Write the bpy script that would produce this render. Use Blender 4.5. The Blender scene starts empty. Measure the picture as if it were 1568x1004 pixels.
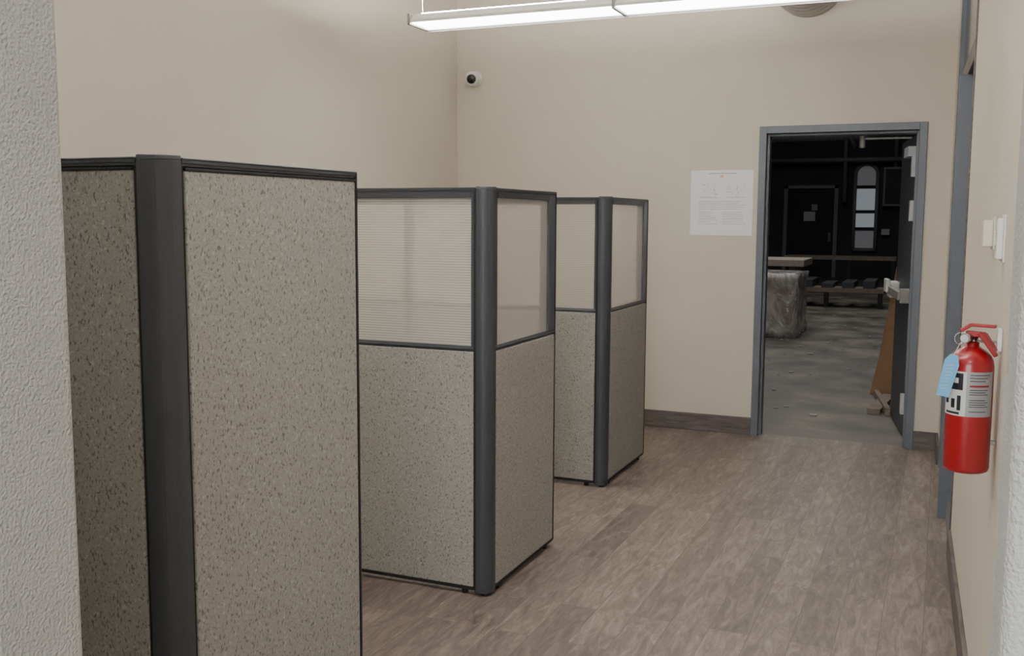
import bpy, bmesh, math, random
from mathutils import Vector, Matrix
random.seed(4)
scene=bpy.context.scene

# ------------------------------------------------------------------ materials
def new_mat(name):
    m=bpy.data.materials.new(name); m.use_nodes=True
    nt=m.node_tree; b=nt.nodes['Principled BSDF']
    return m,nt,b
def N(nt,t,**k):
    n=nt.nodes.new(t)
    for a,v in k.items():
        setattr(n,a,v)
    return n
def hexc(h):
    h=h.lstrip('#'); c=[int(h[i:i+2],16)/255 for i in (0,2,4)]
    return tuple([(x/12.92 if x<=.04045 else ((x+.055)/1.055)**2.4) for x in c])+(1,)
def simple(name,col,rough=.5,metal=0,noise=.06,scale=25,bump=0,bscale=200,coat=0,bdist=.002):
    m,nt,b=new_mat(name)
    tc=N(nt,'ShaderNodeTexCoord'); no=N(nt,'ShaderNodeTexNoise'); no.inputs['Scale'].default_value=scale
    nt.links.new(tc.outputs['Object'],no.inputs['Vector'])
    r=N(nt,'ShaderNodeValToRGB')
    c=hexc(col) if isinstance(col,str) else col
    r.color_ramp.elements[0].position=.3; r.color_ramp.elements[1].position=.7
    r.color_ramp.elements[0].color=tuple(x*(1-noise) for x in c[:3])+(1,)
    r.color_ramp.elements[1].color=tuple(min(1,x*(1+noise)) for x in c[:3])+(1,)
    nt.links.new(no.outputs['Fac'],r.inputs['Fac']); nt.links.new(r.outputs['Color'],b.inputs['Base Color'])
    b.inputs['Roughness'].default_value=rough; b.inputs['Metallic'].default_value=metal
    b.inputs['Coat Weight'].default_value=coat
    if bump:
        n2=N(nt,'ShaderNodeTexNoise'); n2.inputs['Scale'].default_value=bscale; n2.inputs['Detail'].default_value=3
        nt.links.new(tc.outputs['Object'],n2.inputs['Vector'])
        bp=N(nt,'ShaderNodeBump'); bp.inputs['Strength'].default_value=bump; bp.inputs['Distance'].default_value=bdist
        nt.links.new(n2.outputs['Fac'],bp.inputs['Height']); nt.links.new(bp.outputs['Normal'],b.inputs['Normal'])
    return m
def emis(name,col,s):
    m,nt,b=new_mat(name)
    b.inputs['Base Color'].default_value=(.8,.8,.8,1)
    b.inputs['Emission Color'].default_value=col; b.inputs['Emission Strength'].default_value=s
    return m

M={}
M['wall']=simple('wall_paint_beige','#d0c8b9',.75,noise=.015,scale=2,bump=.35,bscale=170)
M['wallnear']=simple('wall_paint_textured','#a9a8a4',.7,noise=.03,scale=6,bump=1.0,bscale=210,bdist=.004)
M['ceil']=simple('ceiling_paint','#dcdad5',.8,noise=.01)
M['frame']=simple('door_frame_paint_grey','#62676f',.42,noise=.03)
M['part']=simple('partition_frame_charcoal','#3c3e43',.42,noise=.04,bump=.08,bscale=600)
M['partlt']=simple('partition_cap_grey','#4e5157',.38,noise=.03)
M['gasket']=simple('gasket_black','#18181a',.6)
M['white']=simple('white_plastic','#e6e4de',.4,noise=.01)
M['ivory']=simple('ivory_plastic','#ddd6c6',.4,noise=.01)
M['black']=simple('black_plastic','#101012',.25)
M['metal']=simple('galvanised_metal','#8f8c86',.45,metal=.3,noise=.08,scale=12)
M['duct']=simple('duct_galvanised','#b4b0a9',.5,metal=.1,noise=.06,scale=12)
M['chrome']=simple('chrome','#c8c8ca',.2,metal=1)
M['red']=simple('extinguisher_red','#96101a',.28,noise=.02,coat=.4)
M['redp']=simple('red_plastic','#93141e',.4,noise=.03)
M['label']=simple('label_silver','#97999b',.4,noise=.02)
M['print']=simple('label_print','#1c1c20',.5)
M['labelw']=simple('label_white','#cacaca',.4,noise=.01)
M['tag']=simple('tag_blue','#6aaedb',.5,noise=.02)
M['paper']=simple('paper_white','#f6f6f8',.3,noise=.01)
M['ink']=simple('ink_grey','#a9a7a5',.6)
M['inkr']=simple('ink_orange','#dcae94',.6)
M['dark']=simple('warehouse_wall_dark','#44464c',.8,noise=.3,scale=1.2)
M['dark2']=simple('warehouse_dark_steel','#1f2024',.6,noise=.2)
M['steel']=simple('warehouse_pipe','#83858c',.5,noise=.1)
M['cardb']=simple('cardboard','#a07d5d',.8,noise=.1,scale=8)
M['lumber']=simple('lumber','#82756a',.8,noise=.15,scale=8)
M['light']=emis('fixture_lens',(1,.98,.96,1),13)
M['lightup']=emis('fixture_uplight',(1,.98,.95,1),165)
M['winglow']=emis('frosted_window_daylight',(.66,.74,.82,1),.2)
M['winglow2']=emis('frosted_window_dim',(.6,.66,.75,1),.035)
M['tableT']=simple('bench_top_wood','#9d958a',.6,noise=.1)
M['glassdk']=simple('dark_glass','#1a1c20',.08,noise=.02)
M['doorwood']=simple('door_wood_brown','#5d5048',.5,noise=.2,scale=6)
M['leaf']=simple('door_leaf_paint_dark','#3c3f46',.45,noise=.05)

def fabric():
    m,nt,b=new_mat('partition_fabric_flecked')
    tc=N(nt,'ShaderNodeTexCoord')
    def layer(scale,lo,hi,stretch,seed,detail=1.5):
        mp=N(nt,'ShaderNodeMapping'); mp.inputs['Scale'].default_value=stretch; mp.inputs['Location'].default_value=(seed,seed*2,seed*3)
        mp.inputs['Rotation'].default_value=(.5,.5,0)
        nt.links.new(tc.outputs['Object'],mp.inputs['Vector'])
        n=N(nt,'ShaderNodeTexNoise'); n.inputs['Scale'].default_value=scale; n.inputs['Detail'].default_value=detail
        nt.links.new(mp.outputs['Vector'],n.inputs['Vector'])
        r=N(nt,'ShaderNodeMapRange'); r.inputs['From Min'].default_value=lo; r.inputs['From Max'].default_value=hi
        nt.links.new(n.outputs['Fac'],r.inputs['Value']); return r.outputs['Result']
    f1=layer(140,.58,.66,(1.3,1.3,.75),0,1.8)
    f2=layer(300,.4,.7,(1,1,1),3.1)
    f3=layer(110,.6,.7,(1,1,.8),7.3)
    mix=N(nt,'ShaderNodeMix',data_type='RGBA'); mix.inputs['A'].default_value=hexc('#9d9a95'); mix.inputs['B'].default_value=hexc('#8a8782')
    nt.links.new(f2,mix.inputs['Factor'])
    mix3=N(nt,'ShaderNodeMix',data_type='RGBA'); mix3.inputs['B'].default_value=hexc('#aaa7a2')
    nt.links.new(mix.outputs['Result'],mix3.inputs['A']); nt.links.new(f3,mix3.inputs['Factor'])
    mix2=N(nt,'ShaderNodeMix',data_type='RGBA'); mix2.inputs['B'].default_value=hexc('#6b6862')
    nt.links.new(mix3.outputs['Result'],mix2.inputs['A']); nt.links.new(f1,mix2.inputs['Factor'])
    nt.links.new(mix2.outputs['Result'],b.inputs['Base Color']); b.inputs['Roughness'].default_value=.95
    n=N(nt,'ShaderNodeTexNoise'); n.inputs['Scale'].default_value=700; nt.links.new(tc.outputs['Object'],n.inputs['Vector'])
    bp=N(nt,'ShaderNodeBump'); bp.inputs['Strength'].default_value=.4; bp.inputs['Distance'].default_value=.001
    nt.links.new(n.outputs['Fac'],bp.inputs['Height']); nt.links.new(bp.outputs['Normal'],b.inputs['Normal'])
    return m
M['fabric']=fabric()

def poly(name,ribs,transp,amp,tint):
    m=bpy.data.materials.new(name); m.use_nodes=True; nt=m.node_tree; nt.nodes.clear()
    out=N(nt,'ShaderNodeOutputMaterial'); tc=N(nt,'ShaderNodeTexCoord')
    tr=N(nt,'ShaderNodeBsdfTransparent'); tr.inputs['Color'].default_value=(.95,.95,.94,1)
    tl=N(nt,'ShaderNodeBsdfTranslucent'); tl.inputs['Color'].default_value=tint
    df=N(nt,'ShaderNodeBsdfDiffuse'); df.inputs['Color'].default_value=tint
    gl=N(nt,'ShaderNodeBsdfGlossy'); gl.inputs['Roughness'].default_value=.3
    a=N(nt,'ShaderNodeMixShader'); a.inputs[0].default_value=.6
    nt.links.new(tl.outputs[0],a.inputs[1]); nt.links.new(df.outputs[0],a.inputs[2])
    mx=N(nt,'ShaderNodeMixShader'); nt.links.new(tr.outputs[0],mx.inputs[1]); nt.links.new(a.outputs[0],mx.inputs[2])
    w=N(nt,'ShaderNodeTexWave'); w.bands_direction='Z'; w.inputs['Scale'].default_value=ribs
    nt.links.new(tc.outputs['Object'],w.inputs['Vector'])
    r=N(nt,'ShaderNodeMapRange'); r.inputs['To Min'].default_value=1-transp-amp; r.inputs['To Max'].default_value=1-transp+amp
    nt.links.new(w.outputs['Fac'],r.inputs['Value']); nt.links.new(r.outputs['Result'],mx.inputs[0])
    m2=N(nt,'ShaderNodeMixShader'); m2.inputs[0].default_value=.04; nt.links.new(mx.outputs[0],m2.inputs[1]); nt.links.new(gl.outputs[0],m2.inputs[2])
    nt.links.new(m2.outputs[0],out.inputs['Surface'])
    return m
M['ribbed']=poly('ribbed_polycarbonate',30,.32,.22,(.8,.76,.69,1))
M['ribfine']=poly('frosted_polycarbonate',30,.45,.02,(.74,.71,.66,1))
M['ribclear']=poly('clear_ribbed_polycarbonate',30,.68,.04,(.86,.83,.77,1))
def wrap():
    m,nt,b=new_mat('plastic_wrap')
    b.inputs['Roughness'].default_value=.14; b.inputs['Coat Weight'].default_value=.8
    tc=N(nt,'ShaderNodeTexCoord'); mp=N(nt,'ShaderNodeMapping'); mp.inputs['Scale'].default_value=(1,1,.55); mp.inputs['Rotation'].default_value=(0,.4,0)
    nt.links.new(tc.outputs['Object'],mp.inputs['Vector'])
    n=N(nt,'ShaderNodeTexNoise'); n.inputs['Scale'].default_value=4; n.inputs['Detail'].default_value=6; n.inputs['Distortion'].default_value=1.5; n.inputs['Roughness'].default_value=.6
    nt.links.new(mp.outputs[0],n.inputs['Vector'])
    r=N(nt,'ShaderNodeValToRGB'); e=r.color_ramp.elements; e[0].position=.35; e[0].color=hexc('#85786f'); e[1].position=.7; e[1].color=hexc('#d2cfcc')
    nt.links.new(n.outputs['Fac'],r.inputs['Fac']); nt.links.new(r.outputs['Color'],b.inputs['Base Color'])
    bp=N(nt,'ShaderNodeBump'); bp.inputs['Strength'].default_value=.7; bp.inputs['Distance'].default_value=.05
    nt.links.new(n.outputs['Fac'],bp.inputs['Height']); nt.links.new(bp.outputs['Normal'],b.inputs['Normal']); nt.links.new(bp.outputs['Normal'],b.inputs['Coat Normal'])
    return m
M['wrap']=wrap()

def planks():
    m,nt,b=new_mat('vinyl_plank_floor')
    tc=N(nt,'ShaderNodeTexCoord'); sx=N(nt,'ShaderNodeSeparateXYZ'); cx=N(nt,'ShaderNodeCombineXYZ')
    nt.links.new(tc.outputs['Object'],sx.inputs[0]); nt.links.new(sx.outputs['Y'],cx.inputs['X']); nt.links.new(sx.outputs['X'],cx.inputs['Y'])
    br=N(nt,'ShaderNodeTexBrick'); br.offset=.37; br.inputs['Scale'].default_value=1
    br.inputs['Brick Width'].default_value=.92; br.inputs['Row Height'].default_value=.15; br.inputs['Mortar Size'].default_value=.0012
    br.inputs['Color1'].default_value=(0,0,0,1); br.inputs['Color2'].default_value=(1,1,1,1); br.inputs['Mortar'].default_value=(.5,.5,.5,1)
    br.inputs['Mortar Smooth'].default_value=.1
    nt.links.new(cx.outputs[0],br.inputs['Vector'])
    mp=N(nt,'ShaderNodeMapping'); mp.inputs['Scale'].default_value=(1.8,9,1)
    nt.links.new(cx.outputs[0],mp.inputs['Vector'])
    off=N(nt,'ShaderNodeVectorMath',operation='MULTIPLY_ADD'); off.inputs[1].default_value=(7,7,7)
    nt.links.new(br.outputs['Color'],off.inputs[0]); nt.links.new(mp.outputs[0],off.inputs[2])
    g=N(nt,'ShaderNodeTexNoise'); g.inputs['Scale'].default_value=3; g.inputs['Detail'].default_value=10; g.inputs['Roughness'].default_value=.76; g.inputs['Distortion'].default_value=.9
    nt.links.new(off.outputs[0],g.inputs['Vector'])
    r=N(nt,'ShaderNodeValToRGB'); e=r.color_ramp.elements
    e[0].position=.33; e[0].color=hexc('#514843'); e[1].position=.7; e[1].color=hexc('#978c82')
    x=r.color_ramp.elements.new(.5); x.color=hexc('#736860')
    nt.links.new(g.outputs['Fac'],r.inputs['Fac'])
    tint=N(nt,'ShaderNodeMix',data_type='RGBA',blend_type='MULTIPLY'); tint.inputs['Factor'].default_value=1
    r2=N(nt,'ShaderNodeMapRange'); r2.inputs['To Min'].default_value=.78; r2.inputs['To Max'].default_value=1.18
    nt.links.new(br.outputs['Color'],r2.inputs['Value']); nt.links.new(r2.outputs['Result'],tint.inputs['B']); nt.links.new(r.outputs['Color'],tint.inputs['A'])
    mo=N(nt,'ShaderNodeMix',data_type='RGBA'); mo.inputs['B'].default_value=hexc('#554b45')
    nt.links.new(br.outputs['Fac'],mo.inputs['Factor']); nt.links.new(tint.outputs['Result'],mo.inputs['A'])
    nt.links.new(mo.outputs['Result'],b.inputs['Base Color'])
    rr=N(nt,'ShaderNodeMapRange'); rr.inputs['To Min'].default_value=.34; rr.inputs['To Max'].default_value=.58
    nt.links.new(g.outputs['Fac'],rr.inputs['Value']); nt.links.new(rr.outputs['Result'],b.inputs['Roughness'])
    bp=N(nt,'ShaderNodeBump'); bp.inputs['Strength'].default_value=.15; bp.inputs['Distance'].default_value=.002
    nt.links.new(g.outputs['Fac'],bp.inputs['Height']); nt.links.new(bp.outputs['Normal'],b.inputs['Normal'])
    return m
M['floor']=planks()
def woodtrim():
    m,nt,b=new_mat('stained_wood_trim')
    tc=N(nt,'ShaderNodeTexCoord'); mp=N(nt,'ShaderNodeMapping'); mp.inputs['Scale'].default_value=(2,2,22)
    nt.links.new(tc.outputs['Object'],mp.inputs['Vector'])
    g=N(nt,'ShaderNodeTexNoise'); g.inputs['Scale'].default_value=3; g.inputs['Detail'].default_value=6; g.inputs['Distortion'].default_value=1
    nt.links.new(mp.outputs[0],g.inputs['Vector'])
    r=N(nt,'ShaderNodeValToRGB'); e=r.color_ramp.elements; e[0].position=.3; e[0].color=hexc('#48413f'); e[1].position=.7; e[1].color=hexc('#6c6360')
    nt.links.new(g.outputs['Fac'],r.inputs['Fac']); nt.links.new(r.outputs['Color'],b.inputs['Base Color']); b.inputs['Roughness'].default_value=.55
    return m
M['trim']=woodtrim()
def concrete():
    m,nt,b=new_mat('concrete_floor')
    tc=N(nt,'ShaderNodeTexCoord'); g=N(nt,'ShaderNodeTexNoise'); g.inputs['Scale'].default_value=1.5; g.inputs['Detail'].default_value=12; g.inputs['Roughness'].default_value=.7; g.inputs['Distortion'].default_value=.2
    nt.links.new(tc.outputs['Object'],g.inputs['Vector'])
    r=N(nt,'ShaderNodeValToRGB'); e=r.color_ramp.elements; e[0].position=.34; e[0].color=hexc('#4a453e'); e[1].position=.68; e[1].color=hexc('#8f887b')
    x=e.new(.5); x.color=hexc('#67615a')
    nt.links.new(g.outputs['Fac'],r.inputs['Fac']); nt.links.new(r.outputs['Color'],b.inputs['Base Color'])
    rr=N(nt,'ShaderNodeMapRange'); rr.inputs['From Min'].default_value=.35; rr.inputs['From Max'].default_value=.65; rr.inputs['To Min'].default_value=.4; rr.inputs['To Max'].default_value=.7
    nt.links.new(g.outputs['Fac'],rr.inputs['Value']); nt.links.new(rr.outputs['Result'],b.inputs['Roughness'])
    return m
M['conc']=concrete()

# ------------------------------------------------------------------ mesh builder
class MB:
    def __init__(s): s.bm=bmesh.new(); s.mats=[]
    def mi(s,k):
        if k not in s.mats: s.mats.append(k)
        return s.mats.index(k)
    def faces(s,vs,fs,k,smooth=False):
        v=[s.bm.verts.new(p) for p in vs]; i=s.mi(k)
        for f in fs:
            try:
                q=s.bm.faces.new([v[j] for j in f]); q.material_index=i; q.smooth=smooth
            except ValueError: pass
        return v
    def box(s,x0,x1,y0,y1,z0,z1,k):
        x0,x1=sorted((x0,x1)); y0,y1=sorted((y0,y1)); z0,z1=sorted((z0,z1))
        s.faces([(x0,y0,z0),(x1,y0,z0),(x1,y1,z0),(x0,y1,z0),(x0,y0,z1),(x1,y0,z1),(x1,y1,z1),(x0,y1,z1)],
                [(0,3,2,1),(4,5,6,7),(0,1,5,4),(1,2,6,5),(2,3,7,6),(3,0,4,7)],k)
    def prism(s,pts,z0,z1,k,smooth=False):
        n=len(pts)
        vs=[(p[0],p[1],z0) for p in pts]+[(p[0],p[1],z1) for p in pts]
        v=[s.bm.verts.new(p) for p in vs]; i=s.mi(k)
        for j in range(n):
            q=s.bm.faces.new((v[j],v[(j+1)%n],v[n+(j+1)%n],v[n+j])); q.material_index=i; q.smooth=smooth
        q=s.bm.faces.new(v[:n][::-1]); q.material_index=i
        q=s.bm.faces.new(v[n:]); q.material_index=i
    def cyl(s,a,b,r,k,r2=None,seg=24,smooth=True,caps=True):
        a=Vector(a);b=Vector(b); r2=r if r2 is None else r2
        d=(b-a).normalized(); u=d.orthogonal().normalized(); w=d.cross(u); i=s.mi(k)
        A=[];B=[]
        for j in range(seg):
            t=2*math.pi*j/seg; o=u*math.cos(t)+w*math.sin(t)
            A.append(s.bm.verts.new(a+o*r)); B.append(s.bm.verts.new(b+o*r2))
        for j in range(seg):
            q=s.bm.faces.new((A[j],A[(j+1)%seg],B[(j+1)%seg],B[j])); q.material_index=i; q.smooth=smooth
        if caps:
            q=s.bm.faces.new(A[::-1]); q.material_index=i
            q=s.bm.faces.new(B); q.material_index=i
    def lathe(s,c,prof,k,seg=40,axis=(0,0,1)):
        c=Vector(c); d=Vector(axis).normalized(); u=d.orthogonal().normalized(); w=d.cross(u); i=s.mi(k); rings=[]
        for r,h in prof:
            rings.append([s.bm.verts.new(c+d*h+(u*math.cos(2*math.pi*j/seg)+w*math.sin(2*math.pi*j/seg))*max(r,1e-4)) for j in range(seg)])
        for a,b in zip(rings,rings[1:]):
            for j in range(seg):
                q=s.bm.faces.new((a[j],a[(j+1)%seg],b[(j+1)%seg],b[j])); q.material_index=i; q.smooth=True
        q=s.bm.faces.new(rings[0][::-1]); q.material_index=i
        q=s.bm.faces.new(rings[-1]); q.material_index=i
    def tube(s,pts,r,k,seg=10):
        for a,b in zip(pts,pts[1:]): s.cyl(a,b,r,k,seg=seg)
    def obj(s,name,parent=None,bevel=0,seg=2,recalc=True):
        if recalc: bmesh.ops.recalc_face_normals(s.bm,faces=s.bm.faces[:])
        me=bpy.data.meshes.new(name); s.bm.to_mesh(me); s.bm.free()
        for k in s.mats: me.materials.append(M[k])
        o=bpy.data.objects.new(name,me); scene.collection.objects.link(o)
        if bevel:
            m=o.modifiers.new('bevel','BEVEL'); m.width=bevel; m.segments=seg; m.limit_method='ANGLE'; m.angle_limit=math.radians(50); m.harden_normals=False
        if parent: o.parent=parent
        return o
def empty(name):
    e=bpy.data.objects.new(name,None); scene.collection.objects.link(e); e.empty_display_size=.1; return e

# ------------------------------------------------------------------ room shell
YB=7.235; XL=-3.572; CZ=3.6
W=lambda y:.03+.0295*(YB-y)
b=MB(); b.box(XL,2.2,-3.5,YB+.07,-.1,0,'floor'); b.obj('floor')
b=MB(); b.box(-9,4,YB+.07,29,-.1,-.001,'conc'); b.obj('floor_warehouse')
b=MB(); b.box(XL-.12,2.3,-3.5,YB+.15,CZ,CZ+.1,'ceil'); b.obj('ceiling')
b=MB(); b.box(XL-.12,XL,-3.5,YB+.15,0,CZ,'wall'); b.obj('wall_left')
DX0,DX1,DH=-1.214,-.125,2.19
b=MB()
b.box(XL,DX0+.03,YB,YB+.15,0,CZ,'wall'); b.box(DX1-.03,.35,YB,YB+.15,0,CZ,'wall'); b.box(DX0+.03,DX1-.03,YB,YB+.15,DH-.03,CZ,'wall')
b.obj('wall_back')
def strip(b,y0,y1,z0,z1,off0,off1,k):
    b.prism([(W(y0)+off0,y0),(W(y0)+off1,y0),(W(y1)+off1,y1),(W(y1)+off0,y1)],z0,z1,k)
b=MB()
strip(b,1.0,4.97,0,CZ,0,.14,'wall'); strip(b,6.8,YB,0,CZ,0,.14,'wall'); strip(b,4.97,6.8,2.95,CZ,0,.14,'wall')
b.obj('wall_right')
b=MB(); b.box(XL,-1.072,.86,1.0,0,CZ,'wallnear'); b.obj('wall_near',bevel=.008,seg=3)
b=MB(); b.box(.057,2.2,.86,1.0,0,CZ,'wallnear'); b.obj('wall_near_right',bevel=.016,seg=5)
b=MB(); b.box(2.2,2.3,-3.5,1.0,0,CZ,'wall'); b.obj('wall_lobby_side')
b=MB(); b.box(XL,2.2,-3.6,-3.5,0,.5,'wall'); b.box(XL,2.2,-3.6,-3.5,2.9,CZ,'wall'); b.box(XL,-3.0,-3.6,-3.5,.5,2.9,'wall'); b.box(1.8,2.2,-3.6,-3.5,.5,2.9,'wall')
b.obj('wall_lobby')
b=MB()
for x in (-3.0,-1.4,.2,1.75): b.box(x,x+.05,-3.59,-3.51,.5,2.9,'frame')
b.box(-3,1.8,-3.59,-3.51,.5,.55,'frame'); b.box(-3,1.8,-3.59,-3.51,2.85,2.9,'frame'); b.obj('window_1')

b=MB(); b.box(XL,DX0,YB-.016,YB,0,.127,'trim'); b.box(DX1,W(YB),YB-.016,YB,0,.127,'trim'); b.obj('baseboard_back',bevel=.003)
b=MB(); strip(b,1.0,4.95,0,.127,-.016,0,'trim'); strip(b,6.82,YB-.02,0,.127,-.016,0,'trim'); b.obj('baseboard_right',bevel=.003)
b=MB(); b.box(XL,XL+.016,1.02,YB-.02,0,.127,'trim'); b.obj('baseboard_left',bevel=.003)

e=empty('door_2')
b=MB()
strip(b,4.97,5.03,0,2.95,-.006,.1,'trim'); strip(b,5.58,5.64,0,2.27,-.04,.1,'frame'); strip(b,6.74,6.8,0,2.95,-.006,.1,'frame')
strip(b,5.03,6.74,2.27,2.36,-.006,.1,'trim'); strip(b,5.03,6.74,2.89,2.95,-.006,.1,'frame'); strip(b,5.03,5.58,0,.15,0,.1,'frame')
b.obj('frame',e,bevel=.003)
b=MB(); strip(b,5.03,5.58,.15,2.27,.02,.03,'glassdk'); strip(b,5.03,6.74,2.36,2.89,.02,.03,'glassdk'); b.obj('dark_glazing',e)
b=MB(); strip(b,5.64,6.74,.01,2.27,.03,.07,'doorwood'); b.obj('door_leaf',e,bevel=.002)

e=empty('door_1')
b=MB()
for z0,z1,x0,x1 in ((0,DH,DX0,DX0+.05),(0,DH,DX1-.05,DX1),):
    b.box(x0,x1,YB-.014,YB+.165,z0,z1,'frame')
b.box(DX0+.05,DX1-.05,YB-.014,YB+.165,DH-.05,DH,'frame')
b.box(DX0+.05,DX0+.068,YB+.03,YB+.11,0,DH-.05,'frame'); b.box(DX1-.068,DX1-.05,YB+.03,YB+.11,0,DH-.05,'frame')
b.box(DX0+.068,DX1-.068,YB+.03,YB+.11,DH-.068,DH-.05,'frame')
b.obj('frame',e,bevel=.003)
hx,hy=DX1-.055,YB+.19
ang=math.radians(98.5)
du=Vector((math.cos(ang),math.sin(ang),0)); dn=Vector((-du.y,du.x,0))
def ob(b,u0,u1,n0,n1,z0,z1,k):
    P=[]
    for u,n in ((u0,n0),(u1,n0),(u1,n1),(u0,n1)):
        p=Vector((hx,hy,0))+du*u+dn*n; P.append((p.x,p.y))
    b.prism(P,z0,z1,k)
b=MB(); ob(b,0,.95,-.045,0,.012,DH-.06,'leaf'); b.obj('door_leaf',e,bevel=.002)
b=MB()
for z in (1.84,1.54,.2): ob(b,-.01,.05,0,.04,z,z+.14,'labelw')
b.obj('hinges',e,bevel=.002)
b=MB(); ob(b,.08,.88,.045,.085,.99,1.05,'metal'); ob(b,.72,.92,0,.07,.96,1.08,'white'); ob(b,.05,.12,0,.07,.97,1.07,'metal')
ob(b,.70,.86,.07,.1,1.0,1.1,'white')
b.obj('panic_bar',e,bevel=.006)
b=MB(); ob(b,.06,.3,0,.06,1.98,2.05,'labelw')
b.box(DX1-.42,DX1-.1,YB+.17,YB+.185,2.095,2.107,'metal'); b.cyl((DX1-.42,YB+.18,2.04),(DX1-.42,YB+.18,2.12),.02,'metal')
b.obj('door_closer',e,bevel=.003)

# ------------------------------------------------------------------ cubicle partitions
HP=1.668; ZW=1.025
def partition(x,y,ye,xl,win,pane='ribbed'):
    e=empty('cubicle_partition')
    T=.052; R=.052; P=.062
    b=MB(); pts=[(x-P,y),(x-R,y)]
    for i in range(0,11):
        a=-math.pi/2+i*math.pi/20; pts.append((x-R+R*math.cos(a),y+R+R*math.sin(a)))
    pts+=[(x,y+P),(x-P,y+P)]
    b.prism(pts,.012,HP-.006,'part',smooth=False)
    b.prism(pts,HP-.006,HP+.004,'partlt')
    b.cyl((x-P/2,y+P/2,0),(x-P/2,y+P/2,.013),.018,'gasket')
    b.obj('corner_post',e,bevel=.002)
    b=MB()
    b.box(x-P-.004,x-P,y+.004,y+T,.015,HP-.004,'gasket'); b.box(x-T,x-.004,y+P,y+P+.004,.015,HP-.004,'gasket')
    b.obj('post_gasket',e)
    for which,L in (('side',ye-(y+P+.004)),('front',(x-P-.004)-xl)):
        if which=='side':
            def bx(b,u0,u1,t0,t1,z0,z1,k): b.box(x-t0,x-t1,y+P+.004+u0,y+P+.004+u1,z0,z1,k)
            def quad(b,u0,u1,t,z0,z1,k): b.faces([(x-t,y+P+.004+u0,z0),(x-t,y+P+.004+u1,z0),(x-t,y+P+.004+u1,z1),(x-t,y+P+.004+u0,z1)],[(0,1,2,3)],k)
        else:
            def bx(b,u0,u1,t0,t1,z0,z1,k): b.box(x-P-.004-u0,x-P-.004-u1,y+t0,y+t1,z0,z1,k)
            def quad(b,u0,u1,t,z0,z1,k): b.faces([(x-P-.004-u1,y+t,z0),(x-P-.004-u0,y+t,z0),(x-P-.004-u0,y+t,z1),(x-P-.004-u1,y+t,z1)],[(0,1,2,3)],k)
        segs=[(0,L)] if which=='side' else [(0,1.22),(1.228,L)]
        f=MB(); fab=MB(); g=MB()
        for u0,u1 in segs:
            zt=ZW-.012 if win else HP-.026
            bx(f,u0,u1,.004,T-.004,HP-.018,HP-.004,'part'); bx(f,u0-.0,u1,0,T,HP-.004,HP,'partlt')
            bx(f,u0,u1,.001,T-.001,HP-.012,HP-.004,'part')
            bx(f,u0,u1,.004,T-.004,.022,.04,'gasket')
            bx(f,u0,u0+.008,.006,T-.006,.04,HP-.018,'gasket'); bx(f,u1-.007,u1,.0,T,.03,HP-.004,'gasket')
            bx(fab,u0+.008,u1-.008,.002,T-.002,.036,zt,'fabric')
            if win:
                bx(f,u0+.008,u1-.007,.006,T-.006,ZW-.008,ZW+.01,'part'); bx(f,u0+.008,u1-.007,.003,T-.003,ZW-.002,ZW+.004,'partlt')
                sw=.085 if which=='side' else .02
                bx(f,u0+.008,u0+.02,.006,T-.006,ZW+.01,HP-.018,'part')
                bx(f,u1-sw,u1-.007,.003,T-.003,ZW+.01,HP-.018,'partlt')
                bx(f,u0+.02,u1-sw,.004,T-.004,HP-.04,HP-.018,'part')
                quad(g,u0+.02,u1-sw,.014,ZW+.01,HP-.04,pane if (which=='front') else 'ribfine')
            else:
                bx(f,u0+.008,u1-.007,.0,T,HP-.026,HP-.02,'gasket')
            for u in (u0+.06,u1-.06):
                if which=='side': f.cyl((x-T/2,y+P+u,0),(x-T/2,y+P+u,.023),.014,'gasket',seg=12)
                else: f.cyl((x-P-u,y+T/2,0),(x-P-u,y+T/2,.023),.014,'gasket',seg=12)
        f.obj('frame_'+which,e,bevel=.0012,seg=1); fab.obj('fabric_panel_'+which,e,bevel=.004,seg=2)
        if win: g.obj('window_pane_'+which,e,recalc=False)
        else: g.bm.free()
    return e
partition(-1.43,1.571,2.3015,XL+.02,False)
partition(-1.64,3.613,4.353,XL+.02,True)
partition(-1.727,5.417,6.233,XL+.02,True,'ribclear')

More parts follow.
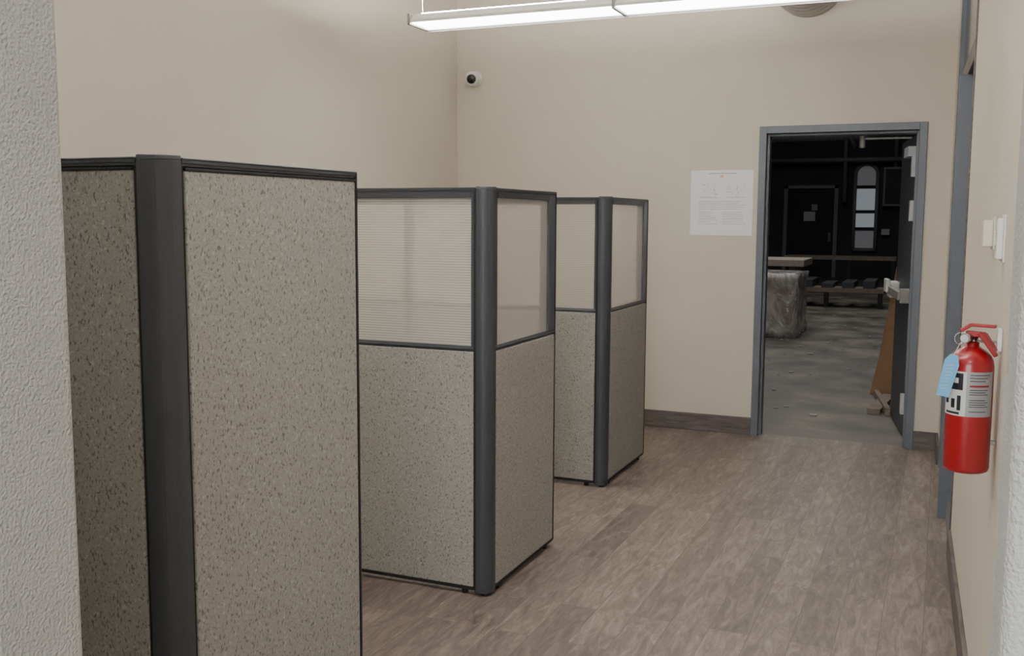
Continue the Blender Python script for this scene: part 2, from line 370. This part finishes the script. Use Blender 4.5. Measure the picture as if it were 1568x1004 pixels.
# ------------------------------------------------------------------ linear pendant lights
def pendant(xl,xr,y,z):
    e=empty('linear_pendant_light')
    b=MB(); w=.11
    prof=[(-w,-.004),(-w,.01),(-w*.72,.035),(-.06,.05),(.06,.05),(w*.72,.035),(w,.01),(w,-.014),(w-.008,-.014),(w-.008,.008),(-w+.008,.008),(-w+.008,-.004)]
    n=len(prof); i=b.mi('white')
    seams=[xl]; 
    while seams[-1]+1.22<xr+.01: seams.append(seams[-1]+1.22)
    for s0,s1 in zip(seams,seams[1:]):
        a=[b.bm.verts.new((s0+.002,y+p[0],z+p[1])) for p in prof]; c=[b.bm.verts.new((s1-.002,y+p[0],z+p[1])) for p in prof]
        for j in range(n):
            q=b.bm.faces.new((a[j],a[(j+1)%n],c[(j+1)%n],c[j])); q.material_index=i
        b.bm.faces.new(a); b.bm.faces.new(c[::-1])
    for s in seams: b.box(s-.008,s+.008,y-w-.003,y+w+.003,z-.016,z+.045,'metal')
    b.box(seams[0],seams[-1],y+w-.002,y+w+.003,z-.024,z+.004,'metal')
    b.obj('housing',e)
    b=MB()
    for s0,s1 in zip(seams,seams[1:]):
        b.prism([(s0+.012,y-w+.01),(s1-.012,y-w+.01),(s1-.012,y+w-.01),(s0+.012,y+w-.01)],z-.008,z+.006,'light')
        b.box(s0+.05,s1-.05,y-.05,y+.05,z+.051,z+.056,'lightup')
    b.obj('lens',e)
    b=MB()
    for s in seams: b.cyl((s+.03,y,z+.05),(s+.03,y,CZ),.0015,'chrome',seg=8); b.cyl((s+.03,y,CZ-.015),(s+.03,y,CZ),.04,'white')
    b.obj('suspension_cables',e)
pendant(-2.87,-.42,5.3,2.66)
pendant(-2.87,-.42,2.1,2.66)

# ------------------------------------------------------------------ spiral duct
b=MB(); prof=[]; r=.235; yy=0
while yy<3.6:
    prof+= [(r,yy),(r,yy+.07),(r+.006,yy+.078),(r+.006,yy+.088),(r,yy+.096)]; yy+=.1
b.lathe((-.91,YB,3.145),prof,'duct',seg=64,axis=(0,-1,0))
b.obj('spiral_air_duct')

# ------------------------------------------------------------------ security camera
b=MB(); c=Vector((-3.41,YB,2.62))
b.lathe(c,[(.055,0),(.058,.004),(.058,.02),(.05,.03)],'white',axis=(0,-1,0))
bc=c+Vector((0,-.06,-.005)); d=Vector((.2,-.9,-.15)).normalized()
b.lathe(bc-d*.05,[(.001,0),(.03,.006),(.05,.022),(.058,.045),(.058,.055),(.054,.075),(.042,.088),(.036,.09)],'white',axis=d)
b.lathe(bc+d*.036,[(.036,0),(.036,.006),(.03,.014),(.018,.02),(.001,.022)],'black',axis=d)
b.obj('security_camera')

# ------------------------------------------------------------------ notice on back wall
b=MB(); x0,x1,z0,z1=-1.692,-1.248,1.43,1.893; yp=YB-.003
b.box(x0,x1,yp,YB,z0,z1,'paper')
def ln(xa,xb,za,zb,k): b.box(x0+xa*(x1-x0),x0+xb*(x1-x0),yp-.0006,yp,z1-za*(z1-z0),z1-zb*(z1-z0),k)
ln(.28,.74,.045,.055,'ink')
ln(.475,.525,.08,.11,'inkr')
for gx in (.15,.58):
    for i in range(9):
        xa=gx+random.random()*.26; za=.2+random.random()*.2; ln(xa,xa+random.uniform(.015,.05),za,za+.006,'inkr' if i%3 else 'ink')
    for i in range(4):
        xa=gx+random.random()*.26; za=.2+random.random()*.12; ln(xa,xa+.004,za,za+random.uniform(.04,.1),'ink')
    ln(gx,gx+.29,.41,.415,'ink')
for i,zz in enumerate([.47,.5,.53,.56,.59,.64,.67,.7,.73,.76,.79,.82]):
    for (a,c2) in ((.13,.9),) if i<5 else ((.13,.45),(.52,.9)):
        ln(a,c2-random.random()*.12,zz,zz+.005,'ink')
b.obj('wall_notice')

b=MB(); strip(b,3.36,3.47,1.46,1.56,-.006,0,'ivory'); strip(b,3.37,3.46,1.47,1.55,-.034,-.006,'ivory'); b.obj('thermostat',bevel=.004)
b=MB(); strip(b,3.0,3.085,1.435,1.565,-.006,0,'white'); strip(b,3.008,3.077,1.445,1.555,-.022,-.006,'white'); strip(b,3.03,3.055,1.48,1.52,-.028,-.022,'ivory'); b.obj('light_switch',bevel=.003)

# ------------------------------------------------------------------ fire extinguisher
e=empty('fire_extinguisher')
cx,cy=.085,2.95; zb=.874
b=MB()
b.lathe((cx,cy,zb),[(.05,0),(.055,.003),(.058,.012),(.058,.285),(.056,.3),(.05,.315),(.038,.328),(.024,.336),(.018,.34),(.018,.35)],'red',seg=56)
b.obj('cylinder_body',e)
b=MB()
def patch(a0,a1,za,zb2,k,r=.0588,n=14):
    vs=[];fs=[]
    for i in range(n+1):
        a=math.radians(a0+(a1-a0)*i/n); vs+=[(cx+r*math.cos(a),cy+r*math.sin(a),za),(cx+r*math.cos(a),cy+r*math.sin(a),zb2)]
    for i in range(n): fs.append((2*i,2*i+2,2*i+3,2*i+1))
    b.faces(vs,fs,k,smooth=True)
patch(-178,-100,1.03,1.15,'labelw',.0584); patch(-100,-25,1.03,1.15,'label',.0584)
patch(-172,-108,1.1,1.145,'print'); patch(-165,-150,1.06,1.09,'print');patch(-140,-128,1.05,1.075,'print');patch(-122,-112,1.045,1.085,'print');patch(-160,-115,1.034,1.04,'print')
patch(-150,-120,1.118,1.132,'labelw',.0592)
for i,z in enumerate([1.142,1.134,1.126,1.102,1.096,1.09,1.075,1.069,1.063,1.057,1.044]):
    patch(-92,-38-(i*7%15),z-.001,z+.0008,'print')
patch(-92,-40,1.11,1.115,'redp')
b.obj('label',e)
b=MB(); zt=zb+.35
b.cyl((cx,cy,zt-.003),(cx,cy,zt+.018),.015,'chrome'); b.cyl((cx,cy,zt+.012),(cx,cy,zt+.03),.011,'chrome')
b.cyl((cx-.008,cy-.01,zt+.012),(cx-.02,cy-.03,zt+.012),.013,'chrome'); b.cyl((cx-.02,cy-.03,zt+.012),(cx-.0205,cy-.031,zt+.012),.011,'labelw')
ring=[Vector((cx-.03+.014*math.cos(t*math.pi/8),cy-.02,zt+.01+.016*math.sin(t*math.pi/8))) for t in range(17)]
b.tube(ring,.0015,'chrome',6)
b.obj('valve',e)
b=MB()
def bar(p,q,w,h,k):
    p=Vector(p);q=Vector(q);d=(q-p).normalized();s=d.cross(Vector((0,0,1))).normalized();u=s.cross(d)
    vs=[]
    for c0 in (p,q):
        for a,c2 in ((-1,-1),(1,-1),(1,1),(-1,1)): vs.append(tuple(c0+s*a*w/2+u*c2*h/2))
    b.faces(vs,[(0,1,2,3),(4,7,6,5),(0,4,5,1),(1,5,6,2),(2,6,7,3),(3,7,4,0)],k)
bar((cx-.03,cy-.004,zt+.03),(cx-.005,cy-.004,zt+.047),.024,.009,'redp')
bar((cx-.008,cy-.004,zt+.047),(cx+.055,cy-.02,zt+.046),.024,.008,'redp')
bar((cx-.015,cy,zt+.024),(cx+.03,cy-.012,zt+.022),.024,.014,'redp')
bar((cx+.027,cy-.012,zt+.024),(cx+.055,cy-.025,zt-.02),.022,.012,'redp')
bar((cx+.015,cy-.03,zt+.03),(cx+.058,cy-.045,zt-.03),.02,.008,'redp')
b.obj('operating_levers',e,bevel=.002)
b=MB(); wx=W(cy)
b.box(wx-.012,wx,cy-.02,cy+.02,zt-.02,zt+.04,'white'); b.box(cx+.012,wx-.01,cy-.008,cy+.008,zt+.0,zt+.006,'metal'); b.box(cx+.056,wx,cy-.01,cy+.01,.95,.96,'metal')
b.obj('wall_bracket',e,bevel=.002)
b=MB()
tg=[(-.052,0),(-.034,-.004),(-.03,-.03),(-.052,-.118),(-.083,-.112),(-.066,-.015)]
zz=zt-.028
vs=[(cx+p[0],cy-.055,zz+p[1]) for i,p in enumerate(tg)]+[(cx+p[0],cy-.0535,zz+p[1]) for i,p in enumerate(tg)]
b.faces(vs,[tuple(range(6)),tuple(range(11,5,-1))]+[(i,(i+1)%6,6+(i+1)%6,6+i) for i in range(6)],'tag')
for i in range(8): b.box(cx-.062-i*.0018,cx-.042-i*.0018,cy-.0565,cy-.056,zz-.03-i*.009,zz-.0315-i*.009,'labelw')
b.tube([Vector((cx-.045,cy-.052,zz-.004)),Vector((cx-.03,cy-.04,zt+.0)),Vector((cx-.016,cy-.02,zt+.012))],.001,'labelw',6)
b.obj('inspection_tag',e)

# ------------------------------------------------------------------ warehouse beyond the door
WY=28.3
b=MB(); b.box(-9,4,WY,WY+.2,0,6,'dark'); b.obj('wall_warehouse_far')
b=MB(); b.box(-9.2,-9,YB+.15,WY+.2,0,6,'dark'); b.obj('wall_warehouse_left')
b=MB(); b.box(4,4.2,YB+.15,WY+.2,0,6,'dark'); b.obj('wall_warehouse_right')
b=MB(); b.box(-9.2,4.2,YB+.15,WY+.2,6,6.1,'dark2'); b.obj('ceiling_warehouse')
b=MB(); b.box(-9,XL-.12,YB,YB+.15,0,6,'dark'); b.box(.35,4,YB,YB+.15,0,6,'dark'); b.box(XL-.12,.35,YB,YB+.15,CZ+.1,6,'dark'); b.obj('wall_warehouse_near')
e=empty('door_3'); b=MB()
b.box(-3.93,-2.72,WY-.06,WY,0,2.3,'dark2'); b.obj('door_leaf',e)
b=MB(); b.box(-2.72,-2.62,WY-.1,WY,0,2.45,'steel'); b.box(-4.03,-3.93,WY-.1,WY,0,2.45,'steel'); b.box(-4.03,-2.62,WY-.1,WY,2.37,2.45,'steel'); b.obj('frame',e)
b=MB(); b.box(-3.5,-3.2,WY-.08,WY-.06,1.5,1.75,'labelw'); b.box(-3.3,-3.15,WY-.08,WY-.06,1.78,1.95,'ink'); b.box(-2.85,-2.78,WY-.12,WY-.06,.95,1.2,'lumber'); b.obj('notices_and_handle',e)
def archwin(xc,w,z0,z1,bright):
    e=empty('window_3'); b=MB(); n=16; zs=z1-w/2
    pts=[(xc-w/2,z0),(xc+w/2,z0)]+[(xc+w/2*math.cos(t*math.pi/n),zs+w/2*math.sin(t*math.pi/n)) for t in range(n+1)]
    vs=[(p[0],WY-.03,p[1]) for p in pts]; b.faces(vs,[tuple(range(len(vs)))],'winglow2'); 
    for za,zb2,k in bright: b.box(xc-w/2+.05,xc+w/2-.05,WY-.045,WY-.035,za,zb2,k)
    b.obj('panes',e)
    b=MB(); 
    for z in (z0,z0+.55,z0+1.0,z0+1.65): b.box(xc-w/2,xc+w/2,WY-.08,WY-.05,z-.04,z+.04,'dark2')
    b.tube([Vector((p[0],WY-.06,p[1])) for p in pts+pts[:1]],.05,'steel',8); b.obj('frame',e)
archwin(-1.93,.56,.75,3.0,[(1.35,1.75,'winglow'),(1.8,2.35,'winglow'),])
b=MB()
b.box(-1.5,-.95,WY-.25,WY-.05,1.9,2.9,'steel'); b.box(-1.45,-1.0,WY-.26,WY-.25,1.95,2.85,'dark'); b.cyl((-1.22,WY-.15,2.9),(-1.22,WY-.15,5.9),.06,'steel')
b.box(-.85,-.3,WY-.2,WY-.05,1.1,2.3,'steel'); b.box(-.8,-.35,WY-.21,WY-.2,1.15,2.25,'dark2'); b.box(-.45,-.4,WY-.23,WY-.21,1.6,1.75,'metal')
b.cyl((-.6,WY-.12,2.3),(-.6,WY-.12,5.9),.03,'steel'); b.box(-.7,-.5,WY-.2,WY-.05,0,1.1,'dark2'); b.box(-1.5,-1.3,WY-.2,WY-.05,1.15,1.3,'labelw')
b.obj('electrical_panel')
b=MB()
b.box(-9,4,20,20.25,4.0,4.3,'dark2'); b.box(-9,4,14,14.2,3.6,3.9,'dark2')
b.cyl((-8,17,2.95),(3,17,2.95),.07,'steel'); b.cyl((-8,22,3.35),(3,22,3.3),.09,'steel'); b.cyl((-2.7,22,3.3),(-2.7,22,5.9),.05,'steel')
b.cyl((-4.35,27.9,3.1),(-.2,27.9,3.1),.06,'steel'); b.cyl((-2.45,27.9,2.0),(-2.45,27.9,5.9),.05,'steel')
b.cyl((-2.2,12.5,2.75),(-.4,13.5,2.8),.03,'steel')
b.cyl((-1.0,11,2.6),(-1.6,20,2.9),.03,'steel')
b.obj('ceiling_pipes')
b=MB()
b.cyl((-3.4,19,3.15),(-1.2,19,3.15),.2,'steel',seg=32)
for i in range(12): b.cyl((-3.3+i*.18,19,3.15),(-3.28+i*.18,19,3.15),.215,'steel',seg=32)
b.cyl((-1.3,19,3.15),(-1.3,19,5.9),.15,'steel',seg=32)
b.obj('warehouse_air_duct')
e=empty('workbench'); b=MB(); b.box(-4.2,-1.78,14.6,15.6,.88,.98,'tableT'); b.obj('bench_top',e,bevel=.01)
b=MB()
for x in (-4.1,-2.0):
    for y in (14.7,15.4): b.box(x,x+.08,y,y+.08,0,.88,'lumber')
b.box(-4.1,-1.95,14.75,15.4,.2,.25,'lumber')
b.obj('bench_legs',e)
b=MB()
bm=b.bm; bmesh.ops.create_cube(bm,size=1,matrix=Matrix.Translation((-2.3,13.9,.43))@Matrix.Diagonal((1.2,1.0,.84,1)))
bmesh.ops.subdivide_edges(bm,edges=bm.edges[:],cuts=8,use_grid_fill=True)
for v in bm.verts: v.co+=Vector((random.uniform(-.02,.02),random.uniform(-.02,.02),random.uniform(-.02,.0)))
for f in bm.faces: f.smooth=True
b.mi('wrap'); b.obj('plastic_wrapped_pallet')
e=empty('lumber_rack'); b=MB()
for z,y in ((.35,18.5),(.75,23)): b.box(-3.2,-.9,y,y+.5,z-.08,z,'lumber')
for x in (-3.1,-1.9,-1.0): b.box(x,x+.08,18.5,18.58,0,.27,'dark2'); b.box(x,x+.08,23,23.08,0,.67,'dark2')
for i in range(6): b.box(-3+i*.35,-2.8+i*.35,18.5,19.5,.35,.42+.03*(i%3),'dark')
b.obj('boards',e)
b=MB()
def lean(x0,y0,x1,y1,h,th,tilt,k):
    d=Vector((x1-x0,y1-y0,0)); n=Vector((-d.y,d.x,0)).normalized()
    if n.x<0: n=-n
    A=Vector((x0,y0,0)); B=Vector((x1,y1,0)); up=Vector((0,0,h))+n*tilt; t=n*th
    vs=[A,B,B+t,A+t,A+up,B+up,B+up+t,A+up+t]
    b.faces([tuple(v) for v in vs],[(0,3,2,1),(4,5,6,7),(0,1,5,4),(1,2,6,5),(2,3,7,6),(3,0,4,7)],k)
def sheet(A,B,up,th,k):
    A=Vector(A);B=Vector(B);up=Vector(up);t=Vector((0,th,0))
    vs=[A,B,B+t,A+t,A+up,B+up,B+up+t,A+up+t]
    b.faces([tuple(v) for v in vs],[(0,3,2,1),(4,5,6,7),(0,1,5,4),(1,2,6,5),(2,3,7,6),(3,0,4,7)],k)
sheet((-.54,9.4,0),(-.1,9.5,0),(.15,.1,.8),.02,'cardb'); sheet((-.53,9.7,0),(-.05,9.85,0),(.15,.1,1.12),.02,'cardb')
b.obj('cardboard_sheets')
b=MB()
lean(-.5,8.45,-.42,9.25,.04,.1,0,'lumber'); lean(-.36,8.4,-.5,9.3,.06,.04,0,'lumber'); lean(-.34,8.6,-.36,9.3,.42,.03,.12,'lumber')
b.obj('scrap_lumber')
b=MB()
for i in range(60):
    x=random.uniform(-2.2,-.5); y=random.uniform(8,17); s=random.uniform(.01,.035); b.box(x,x+s*1.5,y,y+s,0,s*.4,'ink')
b.obj('floor_debris')

# ------------------------------------------------------------------ lights
def area(name,loc,rot,sx,sy,p,col=(1,1,1)):
    l=bpy.data.lights.new(name,'AREA'); l.shape='RECTANGLE'; l.size=sx; l.size_y=sy; l.energy=p; l.color=col
    o=bpy.data.objects.new(name,l); scene.collection.objects.link(o); o.location=loc; o.rotation_euler=rot; return o
area('lobby_window_daylight',(-.6,-3.4,1.7),(math.radians(90),0,math.radians(0)),4.6,2.3,240,(.93,.97,1))
area('lobby_fill_light',(-.3,-1.2,3.5),(0,0,0),1.2,1.2,50,(1,.97,.93))  # added fill light above the unseen lobby, not an actual ceiling fixture
area('warehouse_fill_light',(-2,14,5.8),(0,0,0),3,14,320,(1,.98,.96))  # added overhead fill to give the warehouse floor a dim shine, no fixture
w=bpy.data.worlds.new('World'); scene.world=w; w.use_nodes=True
w.node_tree.nodes['Background'].inputs[0].default_value=(.8,.88,1,1); w.node_tree.nodes['Background'].inputs[1].default_value=.8

# ------------------------------------------------------------------ camera
f,yaw,pitch,roll=1568.6275,.4039,.1094,.0051
F=Vector((-math.sin(yaw)*math.cos(pitch),math.cos(yaw)*math.cos(pitch),-math.sin(pitch)))
R=Vector((math.cos(yaw),math.sin(yaw),0)); U=R.cross(F)
R2=R*math.cos(roll)+U*math.sin(roll); U2=-R*math.sin(roll)+U*math.cos(roll)
cd=bpy.data.cameras.new('Camera'); cam=bpy.data.objects.new('Camera',cd); scene.collection.objects.link(cam)
cd.sensor_width=36; cd.lens=f/1600*36; cd.clip_start=.02
m=Matrix((R2,U2,-F)).transposed().to_4x4(); m.translation=Vector((0,0,1.55)); cam.matrix_world=m
scene.camera=cam
